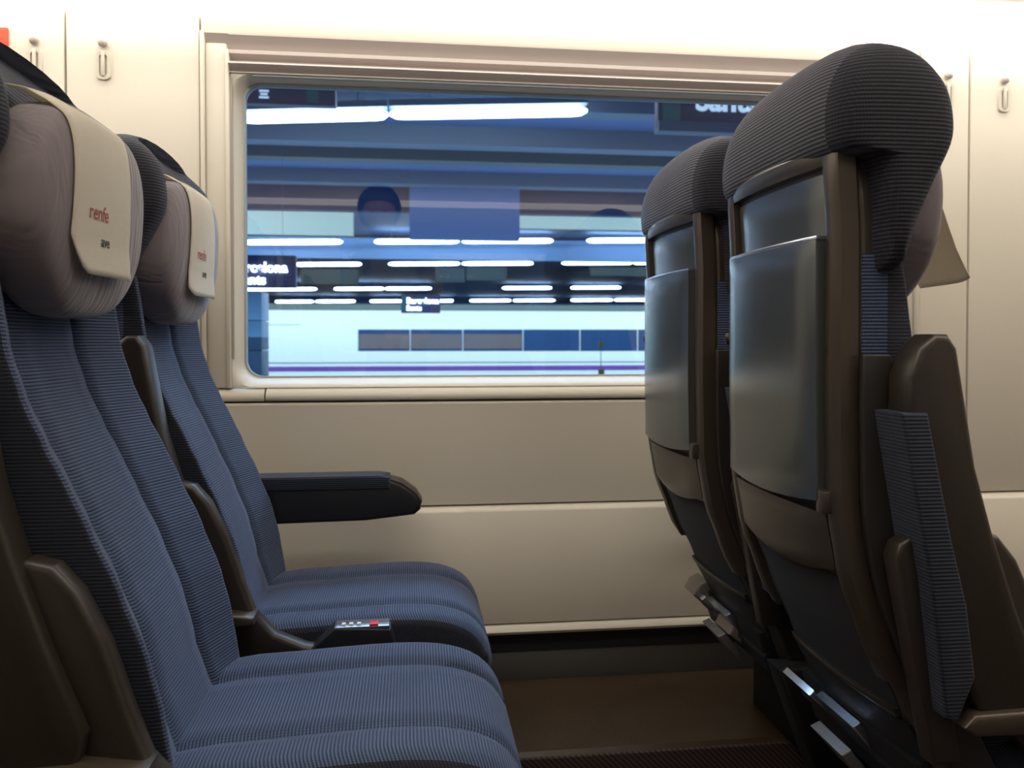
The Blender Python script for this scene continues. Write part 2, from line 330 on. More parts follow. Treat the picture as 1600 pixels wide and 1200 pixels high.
# coat hooks
hooks = [(-0.861, 1.664, 'coat hook at the far left of the wall, nearest the red sign'), (-0.710, 1.664, 'coat hook on the wall between the left panel joint and the window'),
         (1.421, 1.672, 'coat hook just right of the big headrest, left of the panel joint'), (1.584, 1.666, 'coat hook at the far right of the wall, right of the panel joint')]
def make_hook(x, z, lab):
    h = empty('coat_hook', (x, YW, z), 'cream plastic ' + lab, 'hook', 'coat hooks on the cream wall')
    bm = bmesh.new(); bmesh.ops.create_uvsphere(bm, u_segments=16, v_segments=10, radius=0.011)
    for v in bm.verts: v.co.y = v.co.y*0.7-0.008
    me = bpy.data.meshes.new('knob'); bm.to_mesh(me); bm.free(); me.materials.append(M['blind']); me.shade_smooth()
    k = bpy.data.objects.new('knob', me); C.objects.link(k); k.parent = h
    def slot(w, h0, h1, y): return [(w*px, y, h0+(h1-h0)*pz) for px, pz in slotpts]
    slotpts = []
    for i in range(12): a = math.pi*i/11; slotpts.append((math.cos(a), 0.85+0.15*math.sin(a)))
    for i in range(12): a = math.pi+math.pi*i/11; slotpts.append((math.cos(a), 0.15+0.15*math.sin(a)))
    loft('ring', [slot(0.017, -0.086, -0.018, 0), slot(0.016, -0.085, -0.019, -0.006), slot(0.009, -0.078, -0.026, -0.006), slot(0.008, -0.077, -0.027, -0.0005)], M['wall'], h, caps=False)
    box('tongue', -0.004, 0.004, -0.010, 0, -0.078, -0.02, M['wall'], h, 0.002)
    return h
for a in hooks: make_hook(*a)
rs = empty('emergency_sign', (-0.995, YW, 1.60), 'red and white notice at the left edge above the nearest headrest', 'sign')
box('plate', -0.06, 0.078, -0.008, 0, -0.075, 0.09, mat('notice_red', (0.75, 0.06, 0.02), 0.4), rs, 0.003)
box('white_field', -0.05, 0.058, -0.010, -0.007, 0.015, 0.075, mat('notice_white', (0.85, 0.8, 0.7), 0.5), rs, 0.0)

# ------------------------------------------------------------------ the seats
PITCH, OX = 1.095, 0.25
RIDGE = [(0.40, -0.262), (0.475, -0.275), (0.54, -0.285), (0.60, -0.300), (0.68, -0.330), (0.75, -0.362), (0.80, -0.385), (0.85, -0.410), (0.90, -0.432), (0.96, -0.450), (1.02, -0.458), (1.10, -0.47)]
SHELL = [(0.32, -0.385), (0.40, -0.415), (0.47, -0.450), (0.58, -0.500), (0.66, -0.530), (0.75, -0.545), (0.90, -0.548), (1.10, -0.548), (1.25, -0.556)]
def shx(z): return lerp_tab(SHELL, z)
def band(name, z0, z1, y0, y1, t0, t1, m, parent, nz=10, ny=8, bev=0.004, top=None, bot=None):
    """curved plate following the back of the shell: t0/t1 distances behind the shell line"""
    rings = []
    for j in range(nz+1):
        f = j/nz
        rg = []
        for i in range(ny+1):
            y = y0+(y1-y0)*i/ny
            zz0 = z0+(bot(y) if bot else 0); zz1 = z1+(top(y) if top else 0); z = zz0+(zz1-zz0)*f
            e = bev if (i in (0, ny) or j in (0, nz)) else 0
            rg.append((shx(z)+OX+curv(y)-t1+e, y, z))
        for i in range(ny, -1, -1):
            y = y0+(y1-y0)*i/ny
            zz0 = z0+(bot(y) if bot else 0); zz1 = z1+(top(y) if top else 0); z = zz0+(zz1-zz0)*f
            rg.append((shx(z)+OX+curv(y)-t0, y, z))
        rings.append(rg)
    return loft(name, rings, m, parent, sharp=30)
def curv(y): return 0.4*y*y

def make_seat():
    s = empty('train_seat', (0, 0, 0))
    # --- backrest cushion
    HW = 0.192; zs = [0.42+0.02*i for i in range(34)]
    ts = [-1, -0.99, -0.975, -0.955, -0.93, -0.88, -0.80, -0.70, -0.62, -0.56, -0.54, -0.52, -0.50, -0.46, -0.3, -0.15, 0]
    ts = ts+[-t for t in ts[-2::-1]]
    def dep(t):
        a = abs(t)
        if a > 0.955: q = (a-0.955)/0.045; return 0.008*(1-math.sqrt(max(0, 1-q*q)))
        if a > 0.54: q = (0.955-a)/0.415; return 0.033*q
        if a >= 0.50: return 0.041
        return 0.031+0.003*a/0.5
    rings = []
    for z in zs:
        xr = lerp_tab(RIDGE, z)+OX; xb = shx(z)+OX+0.03; hw = HW
        k = min(1, (z-0.40)/0.12)
        rg = [(xr-dep(t)*(0.35+0.65*k), hw*t, z) for t in ts]
        rg += [(xb+0.03, hw*0.99, z), (xb, hw*0.95, z), (xb, 0, z), (xb, -hw*0.95, z), (xb+0.03, -hw*0.99, z)]
        rings.append(rg)
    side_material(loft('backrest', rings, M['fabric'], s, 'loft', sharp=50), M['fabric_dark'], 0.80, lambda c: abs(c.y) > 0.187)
    # --- headrest hood
    prof = [(-0.562, 1.212), (-0.572, 1.245), (-0.568, 1.298), (-0.550, 1.342), (-0.520, 1.367), (-0.485, 1.374), (-0.448, 1.362), (-0.416, 1.326), (-0.402, 1.275), (-0.405, 1.222),
            (-0.436, 1.160), (-0.462, 1.108), (-0.480, 1.058), (-0.488, 1.048), (-0.500, 1.050), (-0.506, 1.062), (-0.508, 1.12), (-0.512, 1.180), (-0.524, 1.204)]
    pr = curve_pts([(x+OX, z) for x, z in prof], 4); cx, cz = -0.472+OX, 1.20
    rings = []
    hh = 0.208
    stations = [(1.035, 0.05), (1.034, 0.25), (1.030, 0.45), (1.020, 0.62), (1.0, 0.76), (0.97, 0.845)]+[(q, None) for q in (0.92, 0.88, 0.82, 0.74, 0.65, 0.5, 0.25)]
    stations = [(-q, f) for q, f in stations]+[(0, None)]+stations[::-1]
    for q, f in stations:
        a = min(1, abs(q))
        if f is None: f = 0.76+0.24*(max(0, 1-((a-0.5)/0.5)**2.4) if a > 0.5 else 1)**0.5
        drop = 0.020*a**2.2
        dip = 0.0 if a > 0.78 else 0.035*(1-(a/0.78)**4)      # hollow for the head cushion
        lift = 0.0 if a > 0.84 else 0.060*(1-(a/0.84)**6)
        rings.append([(cx+(p[0]-cx)*f-(dip if p[0] > cx+0.02 else 0), hh*q-0.006, cz+(p[1]-cz)*(f if p[1] > cz or f < 0.75 else 0.4+0.6*f)-drop*f*max(0, (p[1]-1.21)/0.14)+lift*min(1, max(0, (1.16-p[1])/0.09))) for p in pr])
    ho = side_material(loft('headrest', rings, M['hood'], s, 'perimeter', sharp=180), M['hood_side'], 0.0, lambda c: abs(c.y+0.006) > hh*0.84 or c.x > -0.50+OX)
    for p in ho.data.polygons:
        if p.material_index == 1:
            for li in p.loop_indices:
                co = ho.data.vertices[ho.data.loops[li].vertex_index].co; ho.data.uv_layers[0].data[li].uv = (co.x+co.y, co.z)
    # --- lilac head cushion
    V = []; Fc = []; nu, nv = 40, 24
    hd = bmesh.new()
    for j in range(nv+1):
        ph = -math.pi/2+math.pi*j/nv
        for i in range(nu):
            th = 2*math.pi*i/nu
            c, sn = math.cos(th), math.sin(th); cp, sp = math.cos(ph), math.sin(ph)
            e = 0.46
            sg = lambda v, p: math.copysign(abs(v)**p, v)
            zz = sg(sp, 0.8); wr = 0.178*(1.0 if zz > -0.1 else 1-0.34*((-zz-0.1)/0.9)**1.6)*(1 if zz < 0.3 else 1-0.06*(zz-0.3))
            yy = wr*sg(cp, e)*sg(c, e); xx = 0.052*sg(cp, 0.6)*sg(sn, 0.42)
            z = 1.133+0.134*zz
            x = -0.447+xx+0.010*zz-0.006*(abs(yy)/0.17)**2
            V.append((x+OX, yy, z))
    for j in range(nv):
        for i in range(nu): Fc.append((j*nu+i, j*nu+(i+1) % nu, (j+1)*nu+(i+1) % nu, (j+1)*nu+i))
    put('head_cushion', V, Fc, M['lilac'], s, None, 180)
    # --- seat cushion
    top = [(-0.345, 0.432), (-0.27, 0.462), (-0.18, 0.468), (-0.08, 0.473), (0.0, 0.474), (0.065, 0.467), (0.115, 0.446), (0.143, 0.410), (0.150, 0.375), (0.135, 0.345), (0.11, 0.325), (0.0, 0.315), (-0.2, 0.315), (-0.345, 0.315)]
    tp = curve_pts([(x+OX, z) for x, z in top], 3)
    rings = []; cx, cz = -0.1+OX, 0.385
    for q in (-1, -0.99, -0.965, -0.92, -0.86, -0.78, -0.66, -0.57, -0.54, -0.52, -0.50, -0.46, -0.3, 0, 0.3, 0.46, 0.50, 0.52, 0.54, 0.57, 0.66, 0.78, 0.86, 0.92, 0.965, 0.99, 1):
        a = abs(q)
        f = 1-0.045*(max(0, (a-0.78)/0.22))**3
        d = 0.0 if a > 0.60 else -0.004
        if 0.49 < a < 0.55: d = -0.012
        d += -0.016*(max(0, (a-0.84)/0.16))**3
        rings.append([(cx+(p[0]-cx)*f, 0.198*q, p[1]+(d if p[1] > 0.40 else 0)-(0.006 if p[1] > 0.40 and p[0] > 0.3 and 0.49 < a < 0.55 else 0)) for p in tp])
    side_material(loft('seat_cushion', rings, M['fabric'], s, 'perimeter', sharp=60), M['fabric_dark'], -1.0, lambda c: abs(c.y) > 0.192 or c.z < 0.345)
    box('seat_pan', -0.34+OX, 0.10+OX, -0.185, 0.185, 0.285, 0.318, M['black'], s, 0.01)
    # --- plastic shell of the back
    rings = []
    for j in range(41):
        z = 0.34+0.0222*j
        xs = shx(z)+OX; hw = 0.182 if z < 1.15 else 0.182-0.03*((z-1.15)/0.08)**2
        rg = []
        for t in (-1, -0.97, -0.9, -0.7, -0.4, 0, 0.4, 0.7, 0.9, 0.97, 1):
            rg.append((xs+curv(hw*t)+(0.020*max(0, abs(t)-0.9)/0.1), hw*t, z))
        rg += [(xs+0.045, hw*1.0, z), (xs+0.028, 0, z), (xs+0.045, -hw*1.0, z)]
        rings.append(rg)
    loft('back_shell', rings, M['shell'], s, sharp=35)
    # frame of the shell standing proud
    for sg in (-1, 1):
        y0, y1 = (0.150, 0.182) if sg > 0 else (-0.182, -0.150)
        band('shell_rail', 0.52, 1.222, y0, y1, -0.012, 0.016, M['shell'], s, 24, 4)
    band('shell_head_rail', 1.198, 1.226, -0.152, 0.152, -0.01, 0.016, M['shell'], s, 4, 8)
    band('upper_panel', 1.02, 1.190, -0.146, 0.146, -0.008, 0.006, M['panel'], s, 8, 10, 0.003)
    tb = band('tray_table', 0.758, 1.103, -0.150, 0.142, 0.010, 0.030, M['panel'], s, 16, 12, 0.004, bot=lambda y: -0.010*(1-(y/0.15)**2))
    rmi = band('tray_edge', 1.100, 1.107, -0.150, 0.142, 0.008, 0.027, M['steel'], tb, 3, 12, 0.002)
    box('tray_latch', shx(0.76)+OX-0.016, shx(0.76)+OX+0.01, -0.166, -0.146, 0.742, 0.772, M['shell'], s, 0.003)
    band('lower_band', 0.655, 0.739, -0.150, 0.150, -0.008, 0.018, M['shell'], s, 8, 10, 0.004, bot=lambda y: 0.010-0.02*(1-(y/0.15)**2))
    band('magazine_pocket', 0.47, 0.650, -0.150, 0.150, -0.008, 0.004, M['pocket'], s, 8, 8, 0.003)
    band('pocket_rim', 0.462, 0.474, -0.150, 0.150, -0.008, 0.010, M['plastic'], s, 3, 8, 0.002)
    band('lower_cover', 0.34, 0.458, -0.165, 0.165, -0.008, 0.008, M['black'], s, 6, 8, 0.004)
    # side strut and knob
    for sg in (1,):
        k = box('side_knob', -0.555+OX, -0.530+OX, 0.180, 0.197, 0.962, 0.982, M['plastic'], s, 0.007, 3)
    # --- folded up armrest on the near side
    y0, y1 = -0.262, -0.195
    arm = prism('armrest', [(-0.498, 0.880), (-0.497, 0.925), (-0.484, 0.960), (-0.464, 0.977), (-0.446, 0.977), (-0.434, 0.960), (-0.408, 0.814), (-0.385, 0.735), (-0.352, 0.640), (-0.315, 0.545), (-0.325, 0.500), (-0.400, 0.505), (-0.425, 0.56)], y0+0.008, y1-0.008, M['plastic'], s, 0.009, ox=OX)
    prism('armrest_pad', [(-0.511, 0.882), (-0.478, 0.882), (-0.447, 0.734), (-0.425, 0.647), (-0.413, 0.559), (-0.436, 0.505), (-0.452, 0.512), (-0.474, 0.68)], y0, y1, M['pad'], arm, 0.005, ox=OX)
    prism('armrest_post', [(-0.503, 0.700), (-0.496, 0.718), (-0.484, 0.725), (-0.472, 0.720), (-0.464, 0.700), (-0.41, 0.44), (-0.45, 0.44)], -0.236, -0.204, M['plastic'], s, 0.006, ox=OX)
    # plastic flanks of the backrest
    for sg in (-1, 1):
        zz = [0.36+0.0455*k for k in range(14)]
        o_ = [(shx(z)+0.022, z) for z in zz]; i_ = [(shx(z)+(0.085 if z < 0.9 else 0.085-0.5*(z-0.9)), z) for z in zz]
        prism('side_cover', o_+i_[::-1], min(sg*0.187, sg*0.199), max(sg*0.187, sg*0.199), M['side_plastic'], s, 0.003, ox=OX)
    # curved carrier of the armrest
    br = prism('armrest_bracket', [(-0.435, 0.700), (-0.415, 0.722), (-0.390, 0.732), (-0.362, 0.724), (-0.337, 0.694), (-0.309, 0.635), (-0.285, 0.560), (-0.265, 0.505), (-0.230, 0.465), (-0.18, 0.443), (-0.12, 0.432), (-0.12, 0.40), (-0.20, 0.395), (-0.285, 0.415), (-0.335, 0.465), (-0.358, 0.54), (-0.378, 0.61), (-0.400, 0.655)], -0.236, -0.200, M['plastic'], s, 0.010, ox=OX)
    prism('hinge_cover', [(-0.430, 0.500), (-0.415, 0.514), (-0.33, 0.516), (-0.26, 0.505), (-0.26, 0.492), (-0.34, 0.486), (-0.415, 0.488)], -0.266, -0.21, M['shell'], br, 0.005, ox=OX)
    # --- pedestal
    box('pedestal', -0.30+OX, -0.02+OX, -0.17, 0.17, PZ, 0.29, M['black'], s, 0.02)
    prism('rear_foot', [(-0.42, 0.36), (-0.30, 0.36), (-0.20, 0.2), (-0.24, PZ), (-0.33, PZ)], -0.235, -0.175, M['black'], s, 0.01, ox=OX)
    # --- footrest under the back
    fr = empty_part('footrest', s)
    prism('footrest_plate', [(-0.447, 0.388), (-0.439, 0.396), (-0.372, 0.336), (-0.380, 0.326)], 0.09, 0.19, M['steel'], fr, 0.002, ox=OX)
    prism('footrest_plate', [(-0.452, 0.345), (-0.436, 0.352), (-0.395, 0.302), (-0.405, 0.292)], -0.02, 0.08, M['greyplate'], fr, 0.003, ox=OX)
    prism('footrest_plate', [(-0.440, 0.392), (-0.428, 0.398), (-0.392, 0.352), (-0.400, 0.342)], -0.03, 0.085, M['steel'], fr, 0.002, ox=OX)
    prism('footrest_arm', [(-0.425, 0.40), (-0.40, 0.40), (-0.375, 0.32), (-0.40, 0.32)], -0.155, 0.165, M['black'], fr, 0.003, ox=OX)
    return s
PZ = 0.0
def empty_part(name, parent):
    # a thin carrier bar so that the footrest is a real part holding its plates
    o = box(name, -0.412+OX, -0.396+OX, -0.16, 0.192, 0.345, 0.361, M['black'], parent, 0.004); return o

def cushion_front(y, z):
    zz = max(-0.98, min(0.98, (z-1.133)/0.134)); sp = math.copysign(abs(zz)**1.25, zz); cp = math.sqrt(1-sp*sp)
    wr = 0.178*(1.0 if zz > -0.1 else 1-0.34*((-zz-0.1)/0.9)**1.6)*(1 if zz < 0.3 else 1-0.06*(zz-0.3))
    c = min(0.99, (abs(y)/(wr*cp**0.46)))**(1/0.46); sn = math.sqrt(1-c*c)
    return -0.447+0.052*cp**0.6*sn**0.42+0.010*zz-0.006*(abs(y)/0.17)**2
def cover(seat, flare=0.0, hook=1.0, narrow=0.0, y0=-0.118):
    """white paper antimacassar lying over the head cushion, a separate thing"""
    c = empty('headrest_cover', tuple(seat.location))
    V = []; F = []; ny, nz = 14, 26; wd = 0.158-narrow
    def X(g, z, f):
        x = max(cushion_front(y0+wd*g, min(z, 1.252)), cushion_front(y0+wd*g, 1.14)-0.004 if z < 1.14 else -1)
        if z > 1.252: x -= (z-1.252)*1.8
        return x+0.0035+flare*f**1.5*(0.80+0.20*g)+0.006*f*f*g
    def Z(g, f):
        zb = 1.052+(0.045*max(0, 1-g/0.25)**2)*hook
        return 1.270-(1.270-zb)*f
    for j in range(nz+1):
        for i in range(ny+1):
            g = i/ny; f = j/nz; z = Z(g, f); V.append((X(g, z, f)+OX, y0+wd*g, z))
    for j in range(nz):
        for i in range(ny): a = j*(ny+1)+i; F.append((a, a+1, a+ny+2, a+ny+1))
    n0 = len(V)
    for i in range(ny+1): V.append((V[i][0]-0.035, V[i][1], 1.276))
    for i in range(ny): F.append((i, i+1, n0+i+1, n0+i))
    o = put('cloth', V, F, M['cloth'], c, None, 180)
    md = o.modifiers.new('t', 'SOLIDIFY'); md.thickness = 0.0012; md.offset = 0
    def place(body, size, y, z, m):
        g = (y-y0)/wd; f = (1.270-z)/(1.270-1.052); x = X(g, z, f)
        mtx = Matrix.Translation((x+OX+0.0012, y, z)) @ Matrix.Rotation(R(90), 4, 'Z') @ Matrix.Rotation(R(90), 4, 'X')
        t = text('lettering', body, size, m, mtx, o, 0.0002, bold=0.0003)
        for v in t.data.vertices:      # print lies on the curved cloth
            gg = min(1, max(0, (v.co.y-y0)/wd)); v.co.x = X(gg, v.co.z, (1.270-v.co.z)/(1.270-1.052))+OX+0.0012
    place('renfe', 0.027, y0+0.034, 1.122, M['print_red'])
    place('ave', 0.020, y0+0.072, 1.090, M['print_dark'])
    return c

proto = make_seat()
lab = ['blue ribbed train seat nearest on the left, with its whole cushion in front', 'blue train seat by the window on the left, with the lowered black armrest',
       'train seat nearest on the right, its dark hooded back filling the right side', 'train seat by the window on the right, partly hidden by the nearer seat',
       'train seat across the aisle behind the left row, seen only mirrored in the glass', 'train seat across the aisle behind the right row, seen only mirrored in the glass']
spots = [(-OX, 1.18, 0), (-OX, 1.68, 0.12), (-OX+PITCH, 1.18, 0), (-OX+PITCH, 1.68, 0.12), (-OX-0.10, -0.60, 0), (-OX+PITCH, -0.60, 0)]
seats = []
for i, (x, y, zf) in enumerate(spots):
    o = proto if i == 0 else copy_tree(proto)
    o.location = (x, y, 0); o['label'] = lab[i]; o['category'] = 'seat'; o['group'] = 'blue train seats in rows'
    if zf:     # the feet of the window seats stand on the raised step
        for ch in o.children:
            if ch.name.startswith(('pedestal', 'rear_foot')):
                ch.data = ch.data.copy()
                for v in ch.data.vertices:
                    if v.co.z < zf: v.co.z = zf+0.001+(0.0 if v.co.z < 0.02 else v.co.z*0.2)
    seats.append(o)
for i in (0, 1, 4):     # headrest set lower on these seats
    for ch in seats[i].children:
        if ch.name.startswith('headrest'): ch.location = (-0.045, -0.006, -0.026) if i == 0 else (-0.014, 0, -0.030)
for ch in seats[0].children:     # this seat's arm is tipped a little further back
    if ch.name.startswith('armrest'): ch.location.x = -0.032 if not ch.name.startswith('armrest_bracket') else -0.022
def audio_panel(s):
    # --- audio panel between the seats
    ap = prism('audio_panel', [(-0.205, 0.405), (-0.130, 0.474), (-0.034, 0.469), (-0.016, 0.405)], -0.244, -0.200, M['black'], s, 0.003, ox=OX)
    ap['label'] = 'black audio panel with pale buttons and one red button'
    box('control_plate', -0.128+OX, -0.036+OX, -0.241, -0.203, 0.470, 0.475, M['steel'], ap, 0.001)
    for i, x in enumerate((-0.115, -0.102, -0.089)): box('button', x-0.003+OX, x+0.004+OX, -0.236, -0.226, 0.4745, 0.4785, M['white'], ap, 0.001)
    rb = box('button', -0.070+OX, -0.055+OX, -0.240, -0.222, 0.4745, 0.4785, M['red'], ap, 0.001); rb['label'] = 'red button'
for i in (1, 3): audio_panel(seats[i])
for i in (2, 3):
    for ch in seats[i].children:
        if ch.name.startswith('head_cushion'): ch.location.x = 0.016
for i in (1, 3):     # grey foot pads of the window seats
    prism('foot_pad', [(-0.458, 0.392), (-0.445, 0.416), (-0.425, 0.424), (-0.402, 0.405), (-0.392, 0.362), (-0.408, 0.345)], 0.115, 0.185, M['footpad'], seats[i], 0.008, ox=OX)
    prism('foot_pad', [(-0.432, 0.352), (-0.410, 0.392), (-0.388, 0.398), (-0.380, 0.355), (-0.400, 0.325)], -0.03, 0.055, M['footpad'], seats[i], 0.006, ox=OX)
# lowered armrest at the window side
for i in (1, 3):
    a = prism('armrest', [(-0.40, 0.568), (-0.36, 0.556), (-0.10, 0.560), (0.010, 0.571), (0.024, 0.583), (0.026, 0.600), (0.012, 0.622), (-0.020, 0.645), (-0.048, 0.655), (-0.40, 0.655)], 0.205, 0.268, M['black'], seats[i], 0.010, ox=OX)
    a['label'] = 'black lowered armrest with a ribbed pad'
    prism('armrest_pad', [(-0.40, 0.632), (-0.045, 0.632), (-0.045, 0.660), (-0.07, 0.664), (-0.40, 0.664)], 0.201, 0.272, M['pad'], a, 0.006, ox=OX)
    prism('armrest_tip', [(-0.045, 0.640), (-0.045, 0.656), (-0.018, 0.648), (0.014, 0.624), (0.028, 0.602), (0.024, 0.590), (0.0, 0.612)], 0.207, 0.266, M['plastic'], a, 0.004, ox=OX)
clab = ['white printed cover on the headrest of the nearest left seat', 'white printed cover on the headrest of the left window seat',
        'loose white cover hanging in front of the nearest right headrest', 'white cover on the right window seat headrest, hidden behind the nearer seat']
for i in range(4): tag(cover(seats[i], (0, 0.0, 0.10, 0)[i], (1, 0.3, 0.1, 1)[i], (-0.014, 0, 0, 0)[i], (-0.132, -0.112, -0.115, -0.108)[i]), clab[i], 'cover', 'white headrest covers')

# ------------------------------------------------------------------ the station outside
S = {}
S['roof'] = mat('station_ceiling_blue', (0.10, 0.19, 0.36), 0.7, noise=(0.6, (0.09, 0.17, 0.33)))
S['beam'] = mat('station_beam_teal', (0.10, 0.17, 0.23), 0.6)
S['blue'] = mat('station_wall_blue', (0.14, 0.27, 0.50), 0.7)
S['deep'] = mat('station_dark', (0.025, 0.05, 0.12), 0.7)
S['teal'] = mat('station_panel_teal', (0.085, 0.13, 0.13), 0.6)
S['white'] = mat('railcar_white', (0.62, 0.76, 0.78), 0.4)
S['purple'] = mat('railcar_purple', (0.13, 0.04, 0.32), 0.5)
S['line'] = mat('railcar_line_grey', (0.12, 0.18, 0.24), 0.5)
S['rwin'] = mat('railcar_window', (0.02, 0.06, 0.16), 0.15)
S['tile'] = mat('pillar_tile', (0.34, 0.52, 0.62), 0.35)
S['sign'] = mat('sign_dark', (0.10, 0.085, 0.15), 0.5)
S['green'] = mat('sign_green', (0.06, 0.24, 0.20), 0.5)
S['letter'] = mat('sign_letter', (0.5, 0.62, 0.72), 0.5, emit=(0.6, 0.8, 1.0), es=0.6)
S['led'] = mat('led_letter', (0.8, 0.9, 1), 0.5, emit=(0.62, 0.72, 1.0), es=3.5)
S['tube'] = mat('fluorescent_tube', (0.9, 0.95, 1), 0.5, emit=(0.72, 0.86, 1.0), es=TUBE)
S['tube_glint'] = mat('blue_tube_reflection', (0.5, 0.6, 1), 0.5, emit=(0.20, 0.36, 1.0), es=2.2)
S['plat'] = mat('platform_floor', (0.25, 0.28, 0.30), 0.6)
S['yellow'] = mat('yellow_plate', (0.65, 0.60, 0.10), 0.5)
S['beige'] = mat('railcar_seat_beige', (0.11, 0.10, 0.11), 0.7)

def slab(name, u0, u1, v0, v1, Y, t, m, parent=None, bev=0.0):
    a = at(u0, v1, Y); b = at(u1, v0, Y)
    o = box(name, 0, b.x-a.x, 0, t, 0, b.z-a.z, m, None, bev)
    for v in o.data.vertices: v.co += Vector((a.x, Y, a.z))
    o.parent = parent; return o
gr = box('trackbed', -60, 80, 2.3, 72, -1.3, -1.2, S['plat']); gr['kind'] = 'structure'
pf = box('platform', -40, 60, 3.2, 10.6, -1.2, -0.45, S['plat'], None, 0.02); tag(pf, 'grey platform outside the window below the glass', 'platform')
pf2 = box('platform_opposite', -40, 60, 15.5, 23.5, -1.2, -0.45, S['plat'], None, 0.02); pf2.name = 'platform'; tag(pf2, 'grey far platform in front of the white railcar', 'platform')
ceil = box('ceiling_station', -60, 80, 9.0, 72, 4.30, 4.5, S['roof']); ceil.name = 'ceiling'; ceil['kind'] = 'structure'
bw = box('wall_station', -60, 80, 70, 70.3, -1.2, 4.5, S['deep']); bw.name = 'wall_back'; bw['kind'] = 'structure'
# hanging beams and bulkheads crossing the view
beams = [(148, 171, 11.35), (214, 229, 12.9), (246, 254, 14.4), (276, 291, 16.4)]
for i, (v0, v1, Y) in enumerate(beams):
    a = at(800, v1, Y); zt = min(4.3, at(800, v0, Y).z)
    o = box('ceiling_beam', -30, 40, Y, Y+0.35, a.z, 4.30, S['beam'] if i in (0, 1, 3) else S['teal'])
    # pale lower flange with the blue web above it
    tag(o, ['nearest teal ceiling beam, right above the bright lamp pair', 'second teal ceiling beam outside, just below the bright lamps', 'thin teal ceiling beam outside, third from the top of the window', 'broad teal ceiling beam outside, fourth and lowest'][i], 'beam', 'station ceiling beams')
for nm, u0, u1, v0, v1, Y, m, lb in (
    ('blue_bulkhead', 640, 812, 294, 373, 17.0, 'blue', 'flat blue wall panel hanging in the middle of the window view'),
    ('teal_board', 383, 552, 327, 366, 20.5, 'teal', 'pale teal board at the left behind the glass above the upper lamp row'),
    ('teal_board', 812, 1130, 338, 357, 20.5, 'teal', 'pale teal board right of the blue panel behind the glass'),
    ('dark_duct', 383, 1130, 297, 326, 17.4, 'deep', 'dark duct running under the lowest teal beam outside'),
    ('blue_fascia', 383, 1130, 380, 402, 26.5, 'blue', 'blue fascia running directly below the upper lamp row'),
    ('teal_board', 470, 560, 421, 444, 34.5, 'teal', 'small pale board below the second lamp row, at the left'),
    ('teal_board', 680, 726, 418, 441, 34.5, 'teal', 'small pale board below the second lamp row, middle left one'),
    ('teal_board', 729, 792, 418, 438, 34.5, 'teal', 'small pale board below the second lamp row, middle right one'),
    ('teal_board', 922, 1040, 418, 431, 34.5, 'teal', 'small pale board below the second lamp row, at the right'),
    ('blue_fascia', 383, 1130, 476, 487, 64.0, 'deep', 'dark blue fascia above the white railcar roof')):
    bo = slab(nm, u0, u1, v0, v1, Y, 0.25, S[m]); tag(bo, lb, 'panel')
    zt = at(800, v0, Y).z
    if zt < 4.2:
        xa = at(u0, v0, Y).x; xb = at(u1, v0, Y).x
        for q in (0.15, 0.85): box('hanger', xa+(xb-xa)*q-0.02, xa+(xb-xa)*q+0.02, Y+0.1, Y+0.14, zt, 4.3, S['line'], bo)
# lamp rows
def lamp(u0, u1, v0, v1, Y, rad, lab, grp, m='tube', house=True):
    a = at(u0, v0, Y); b = at(u1, v1, Y); mid = (a+b)/2; L = (b-a).length
    e = empty('tube_lamp', tuple(mid), lab, 'lamp', grp); e.rotation_euler = (0, -math.atan2(b.z-a.z, b.x-a.x), 0)
    rings = []
    for x, r in ((-L/2, rad*0.3), (-L/2+L*0.03, rad*0.85), (-L/2+L*0.08, rad), (L/2-L*0.08, rad), (L/2-L*0.03, rad*0.85), (L/2, rad*0.3)):
        rings.append([(x, r*math.cos(R(36*k)), r*math.sin(R(36*k))) for k in range(10)])
    loft('tube', rings, S[m], e, sharp=80)
    if True:
        for hx in (-L*0.3, L*0.3):
            if abs(hx) > 0: box('hanger', hx-0.008, hx+0.008, -0.008, 0.008, rad*0.9, 4.30-mid.z, S['line'], e)
    if house: box('lamp_housing', -L/2, L/2, -rad*1.6, rad*1.6, rad*1.05, rad*2.2, S['line'], e)
rowA = [(378, 606, 184.5, 179), (609, 917, 178.5, 173)]
for i, (u0, u1, v0, v1) in enumerate(rowA):
    lamp(u0, u1, v0, v1, 10.9, 0.072, ['large glowing tube lamp at the upper left of the window', 'large glowing tube lamp at the top centre of the window'][i], 'nearest lamp pair')
for i, (u0, u1, v0, v1) in enumerate([(500, 600, 187, 193), (520, 603, 190, 197), (615, 912, 193, 196), (620, 912, 199, 205)]):
    lamp(u0, u1, v0, v1, 13.6, 0.010, 'thin faint blue reflection of the large lamps in the glass, ' + ['upper left one', 'lower left one', 'upper right one', 'lower right one'][i], 'thin blue lamp reflections', 'tube_glint', False)  # glowing strips stand in for the large lamps' second reflection in the glass
rows = [(377, 25.3, 0.075, [(383, 535), (585, 717), (722, 864), (917, 1058), (1062, 1120)], -0.004, 'topmost'),
        (412, 32.8, 0.072, [(461, 565), (607, 718), (722, 833), (878, 988), (990, 1060)], -0.004, 'second'),
        (450.5, 47.8, 0.085, [(383, 495), (522, 600), (602, 674), (785, 862), (892, 970), (1010, 1060)], -0.005, 'third'),
        (470, 62.5, 0.10, [(430, 490), (493, 555), (578, 628), (685, 708), (734, 798), (802, 867), (892, 957), (960, 1040)], -0.004, 'lowest')]
